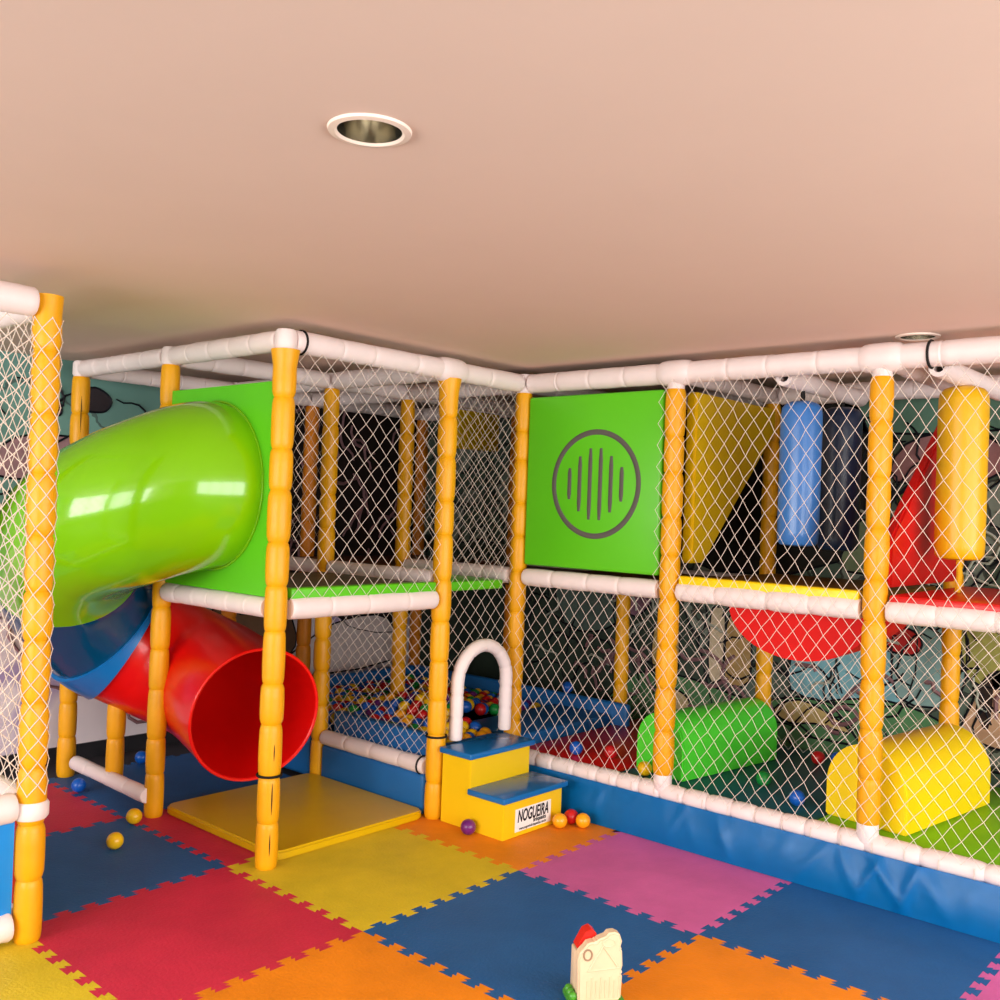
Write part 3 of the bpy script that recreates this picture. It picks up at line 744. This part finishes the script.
# ------------------------------------------------------------------ hanging bags
def bag(x, y, z0, z1, R, m, label, tail=False):
    t = thing('punching_bag', label, 'punching bag', (x, y, z0), 'hanging bags on the upper level')
    L = z1-z0; bm = NB()
    lathe(bm, (0, 0, 0), (0, 0, L), [(0, R*.55), (.006, R*.85), (.02, R*.97), (.06, R), (L*.3, R*1.01), (L*.5, R), (L*.8, R*1.01), (L-.06, R), (L-.03, R*.95), (L-.012, R*.8), (L, R*.5)], 26)
    obj('bag_body', bm, m, t)
    bm = NB(); tube(bm, [(0, 0, L-.005), (.004, 0, (L+2.12-z0)/2), (0, 0, 2.125-z0)], .011, 8); obj('strap', bm, M['dark'] if not tail else M['rope'], t)
    if tail:
        bm = NB(); tube(bm, [(0, 0, .004), (.004, .0, -.06), (-.002, .0, 1.242-z0)], .012, 8); obj('tail_rope', bm, M['rope'], t)
bag(1.445, 1.83, 1.405, 2.07, .093, M['bagb'], 'light blue punching bag hanging behind the net')
bag(1.44, 2.3, 1.38, 2.09, .1, M['bagn'], 'dark navy punching bag hanging right of the blue one')
bag(2.105, 1.975, 1.38, 2.12, .1, M['bagy'], 'yellow punching bag hanging at the right edge', True)

# ------------------------------------------------------------------ netted fence at the left edge
FE = thing('netted_fence', 'netted play fence with blue panel and yellow corner post at left edge', 'fence', (0.0, -.985, 0))
def fl(p): return (p[0], p[1]+1.0, p[2])
foam('post', fl((0.012, -.992, 0.0)), fl((-.006, -1.0, 2.2)), .047, M['post'], FE, .2, flare1=.12, pinch=.82)
foam('post', fl((0, -1.98, 0.0)), fl((0, -1.98, 2.2)), .053, M['post'], FE, .2)
foam('post', fl((-.95, -1.0, 0.0)), fl((-.95, -1.0, 2.2)), .053, M['post'], FE, .2)
for z, nm in ((2.17, 'top_rail'), (.46, 'mid_rail'), (.06, 'base_rail')):
    foam(nm, fl((0, -1.05, z)), fl((0, -1.93, z)), .05, M['rail'], FE, .21, 16, pinch=.92)
    foam(nm, fl((-.05, -1.0, z)), fl((-.9, -1.0, z)), .046, M['rail'], FE, .21, 16, pinch=.92)
bm = NB(); box(bm, -.008, .008, -.93, -.045, .09, .43, .003); obj('panel', bm, mat('bright_blue_vinyl', (10, 140, 226), .3, .5, .05, 9), FE)
bm = NB(); box(bm, -.9, -.05, -.008, .008, .09, .5, .003); o = obj('panel', bm, M['redvin'], FE); o['label'] = 'red back panel'
bm = NB(); lathe(bm, (.008, .006, .415), (.008, .006, .475), [(0, .05), (.01, .057), (.05, .057), (.06, .05)], 18); obj('collar', bm, M['rail'], FE)
net('net', lambda u, z: (.0, -.93+u, z), .9, .5, 2.15, FE, seed=21, cw=.07, ch=.072, r=.0019)
net('net', lambda u, z: (-.93+u, 0, z), .9, .5, 2.15, FE, seed=22, cw=.075, ch=.08, r=.0018)
def wrap(u, z):
    a = -1.95+u/.05; k = z/2.2; return (.012-.018*k+.05*math.cos(a), .008-.008*k+.05*math.sin(a), z)
net('net', wrap, .155, .5, 2.12, FE, seed=23, cw=.066, ch=.075, r=.0017, jit=.002)

# ------------------------------------------------------------------ balls
BRAD = .036
def ballmesh(colr):
    bm = NB(); bmesh.ops.create_icosphere(bm, subdivisions=3, radius=BRAD)
    me = bpy.data.meshes.new('ball_'+colr); 
    for f in bm.faces: f.smooth = True
    bm.to_mesh(me); bm.free(); me.materials.append(M['ball_'+colr]); return me
BM = {k: ballmesh(k) for k in BC}
def ball(p, colr, label, group):
    o = bpy.data.objects.new('play_ball', BM[colr]); COL.objects.link(o); o.location = p; o.rotation_euler = (R_.uniform(0, 6), R_.uniform(0, 6), 0)
    return tag(o, label, 'ball', group)
G1 = 'loose balls on the floor tiles'
ball((-.61, -.346, BRAD), 'yellow', 'yellow ball lying alone on the blue foam tile at left', G1)
ball((.29, .92, BRAD), 'purple', 'purple ball on the orange tile against the side of the steps', G1)
ball((.525, 1.315, BRAD), 'orange', 'orange-yellow ball nearest the steps on the orange tile', G1)
ball((.6, 1.40, BRAD), 'orange', 'orange-yellow ball right of its neighbour, farther from the steps', G1)
ball((.525, 1.405, BRAD+.001), 'red', 'dark red ball tucked behind the orange-yellow ball beside the steps', G1)
ball((-1.5, -.085, BRAD), 'blue', 'blue ball beside the white floor rail under the slide', G1)
ball((-1.8, .42, BRAD), 'blue', 'blue ball farther back near the dark skirting under the slide', G1)
ball((-.86, -.125, BRAD), 'yellow', 'yellow ball touching the foot of the post left of crash mat', G1)
G2 = 'loose balls on the padded lower floor'
ball((.321, 1.70, .25+BRAD), 'blue', 'blue ball lying on the red padded floor behind the net', G2)
ball((.785, 1.642, .246+BRAD), 'yellow', 'small yellow ball at the left front corner of green foam block', G2)
ball((.489, 1.78, .25+BRAD), 'red', 'red ball lying on the red padded floor', G2)
ball((1.27, 1.93, .245+BRAD), 'green', 'green ball on the teal floor between the two foam blocks', G2)
ball((1.52, 1.75, .245+BRAD), 'blue', 'blue ball on teal floor just left of the yellow foam block', G2)
ball((1.277, 2.54, .245+BRAD), 'red', 'red ball at the back wall behind the yellow foam block', G2)
ball((1.355, 2.60, .245+BRAD), 'blue', 'dark blue ball beside the red ball at the back wall', G2)
# ball pit
def pitz(x, y):
    return .28+.13*math.exp(-(((x+.72)/.42)**2+((y-1.6)/.34)**2))
cnt = 0; rest = []
names = ['red', 'blue', 'yellow', 'green', 'purple', 'red', 'blue', 'yellow', 'orange', 'blue']
placed = []
camp = V((3.3946, -2.4579, 1.5265))
d0 = BRAD*2.02
row = 0; y = 1.14
cand = []
while y < 2.42:
    x = -1.69+(d0/2 if row % 2 else 0)
    while x < -.105:
        (x > -.46 and y > 1.57) or (min(math.hypot(x+.91, y-1.557), math.hypot(x+.91, y-2.57)) < .092) or cand.append((x+R_.uniform(-.0005, .0005), y, pitz(x, y)+R_.uniform(-.012, .012))); x += d0
    y += d0*.87; row += 1
def sees(p):   # which of the balls the entrance and the front net leave in view
    dx, dy = p[0]-camp.x, p[1]-camp.y
    tx = (0-camp.x)/dx; ya = camp.y+dy*tx          # where the sight line crosses x=0
    ty = (.98-camp.y)/dy; xa = camp.x+dx*ty        # where it crosses y=.98
    if .98 < ya < 1.6: return 1.09 < ya < 1.54
    return -.93 < xa < .03
vis = sorted([c for c in cand if sees(c)], key=lambda c: (V(c)-camp).length)
keep = set(vis[:290])
for c in cand:
    if c in keep:
        k = R_.choice(names)
        dy = c[1]; ya = camp.y+(c[1]-camp.y)*(-camp.x)/(c[0]-camp.x)
        if ya > 1.02: zone = 'in the ball pit, seen through the white arch'
        elif dy < 1.3: zone = 'in the ball pit along its padded front wall'
        elif c[2] > .4: zone = 'on the heaped middle of the ball pit'
        elif c[0] < -1.35: zone = 'in the ball pit near its left wall'
        else: zone = 'in the ball pit towards its back wall'
        ball(c, k, '%s plastic ball %s' % (k, zone), 'balls in the ball pit')
    else: rest.append(c)
bm = NB(); mats = [M['ball_'+k] for k in BC]
for i, c in enumerate(rest):
    r = bmesh.ops.create_icosphere(bm, subdivisions=2, radius=BRAD, matrix=Matrix.Translation(c))
    k = R_.randrange(5)
    for f in {f for v in r['verts'] for f in v.link_faces}: f.material_index = k
o = obj('ball_fill', bm, mats); tag(o, 'mixed coloured balls filling the pit below and beside those in view', 'balls', None, 'stuff')
ball((-.35, YB-.075, .38+BRAD), 'blue', 'blue ball resting on top of the back pit wall, in the arch', 'balls on the pit wall')

# ------------------------------------------------------------------ toy castle
TCs = thing('toy_castle', 'cream plastic toy castle wall with red roof and green base in the foreground', 'toy', (1.643, .06, 0.0003), rz=math.radians(52))
prof = [(-.062, .02), (.075, .02), (.078, .1), (.072, .105), (.078, .125), (.075, .17), (.068, .178), (.074, .2), (.066, .222), (.05, .23), (.03, .228), (.022, .218), (-.002, .21), (-.008, .2), (-.02, .202), (-.036, .198), (-.046, .185), (-.06, .172), (-.066, .15)]
bm = NB(); prism(bm, prof, lambda a, b, t: V((a, t-.02, b)), .04)
bmesh.ops.bevel(bm, geom=[e for e in bm.edges if len(e.link_faces) == 2 and e.calc_face_angle(0) > .9], offset=.006, segments=3, affect='EDGES'); fac = obj('castle_front', bm, M['cream'], TCs)
yf = -.0205
bm = NB()
tube(bm, [(-.03, yf, .12), (.012, yf, .19), (.06, yf, .125)], .0028, 6); tube(bm, [(-.035, yf, .115), (.066, yf, .122)], .0028, 6)
for k in range(8): x = -.035+.0145*k; tube(bm, [(x, yf, .03), (x, yf, .085+.01*(k % 2))], .0026, 6)
tube(bm, [(.03+.02*math.cos(a), yf, .2+.012*math.sin(a)) for a in [2*PI*i/14 for i in range(14)]], .0028, 6, closed=True)
obj('relief', bm, M['cream'], fac)
bm = NB(); tube(bm, [(-.036+.013*math.cos(2*PI*i/20), yf, .165+.016*math.sin(2*PI*i/20)) for i in range(20)], .003, 6, closed=True); obj('round_window', bm, mat('window_tan', (150, 124, 96), .5), fac)  # window rim in a darker tan than the cream front
bm = NB(); prism(bm, [(-.06, .17), (.02, .17), (.0, .215), (-.015, .226), (-.034, .218)], lambda a, b, t: V((a, t+.0202, b)), .045); obj('roof', bm, M['toyred'], TCs)
bm = NB(); box(bm, -.085, .09, -.03, .085, 0, .02, .006, 3); obj('base', bm, M['toygreen'], TCs)
bm = NB(); box(bm, -.062, -.04, .021, .08, .0205, .16, .005); box(bm, .05, .07, .021, .08, .0205, .16, .005); obj('side_wall', bm, M['cream'], TCs)
bm = NB()
for k in range(3): bmesh.ops.create_icosphere(bm, subdivisions=2, radius=.014, matrix=Matrix.Translation((-.074, .0+.025*k, .032)))
obj('bush', bm, M['toygreen'], TCs)

# ------------------------------------------------------------------ light
def area(name, loc, rot, sx, sy, power, col):
    l = bpy.data.lights.new(name, 'AREA'); l.shape = 'RECTANGLE'; l.size = sx; l.size_y = sy; l.energy = power; l.color = col
    o = bpy.data.objects.new(name, l); COL.objects.link(o); o.location = loc; o.rotation_euler = rot; return o
area('daylight_right', (WX1+.06, (WR[0]+WR[1])/2, (WR[2]+WR[3])/2), (0, math.radians(90), 0), WR[3]-WR[2], WR[1]-WR[0], 245, (1, .975, .945))
area('daylight_front', ((WF[0]+WF[1])/2, WY0-.06, (WF[2]+WF[3])/2), (math.radians(90), 0, 0), WF[1]-WF[0], WF[3]-WF[2], 300, (1, .97, .93))
w = bpy.data.worlds.new('sky'); S.world = w; w.use_nodes = True
bg = w.node_tree.nodes['Background']; bg.inputs['Color'].default_value = (.85, .92, 1, 1); bg.inputs['Strength'].default_value = 1.0

# ------------------------------------------------------------------ camera
f, pitch, roll, yaw = 978.64, .009, .0364, .723
cam = bpy.data.cameras.new('camera'); cam.sensor_fit = 'HORIZONTAL'; cam.sensor_width = 36; cam.lens = f/1000*36
co = bpy.data.objects.new('camera', cam); COL.objects.link(co)
c, s = math.cos(yaw), math.sin(yaw); fw = V((-s, c, 0)); rt = V((c, s, 0)); up = V((0, 0, 1))
f2 = fw*math.cos(pitch)+up*math.sin(pitch); u2 = up*math.cos(pitch)-fw*math.sin(pitch)
# image rolled clockwise by `roll`: camera axes turned the other way
r3 = rt*math.cos(roll)+u2*math.sin(roll); u3 = u2*math.cos(roll)-rt*math.sin(roll)
mw = Matrix((r3, u3, -f2)).transposed().to_4x4(); mw.translation = V((3.3946, -2.4579, 1.5265)); co.matrix_world = mw
S.camera = co
S.view_settings.view_transform = 'Standard'; S.view_settings.look = 'None'; S.view_settings.gamma = 1; S.view_settings.exposure = 0
S.cycles.use_denoising = True
S.cycles.max_bounces = 8
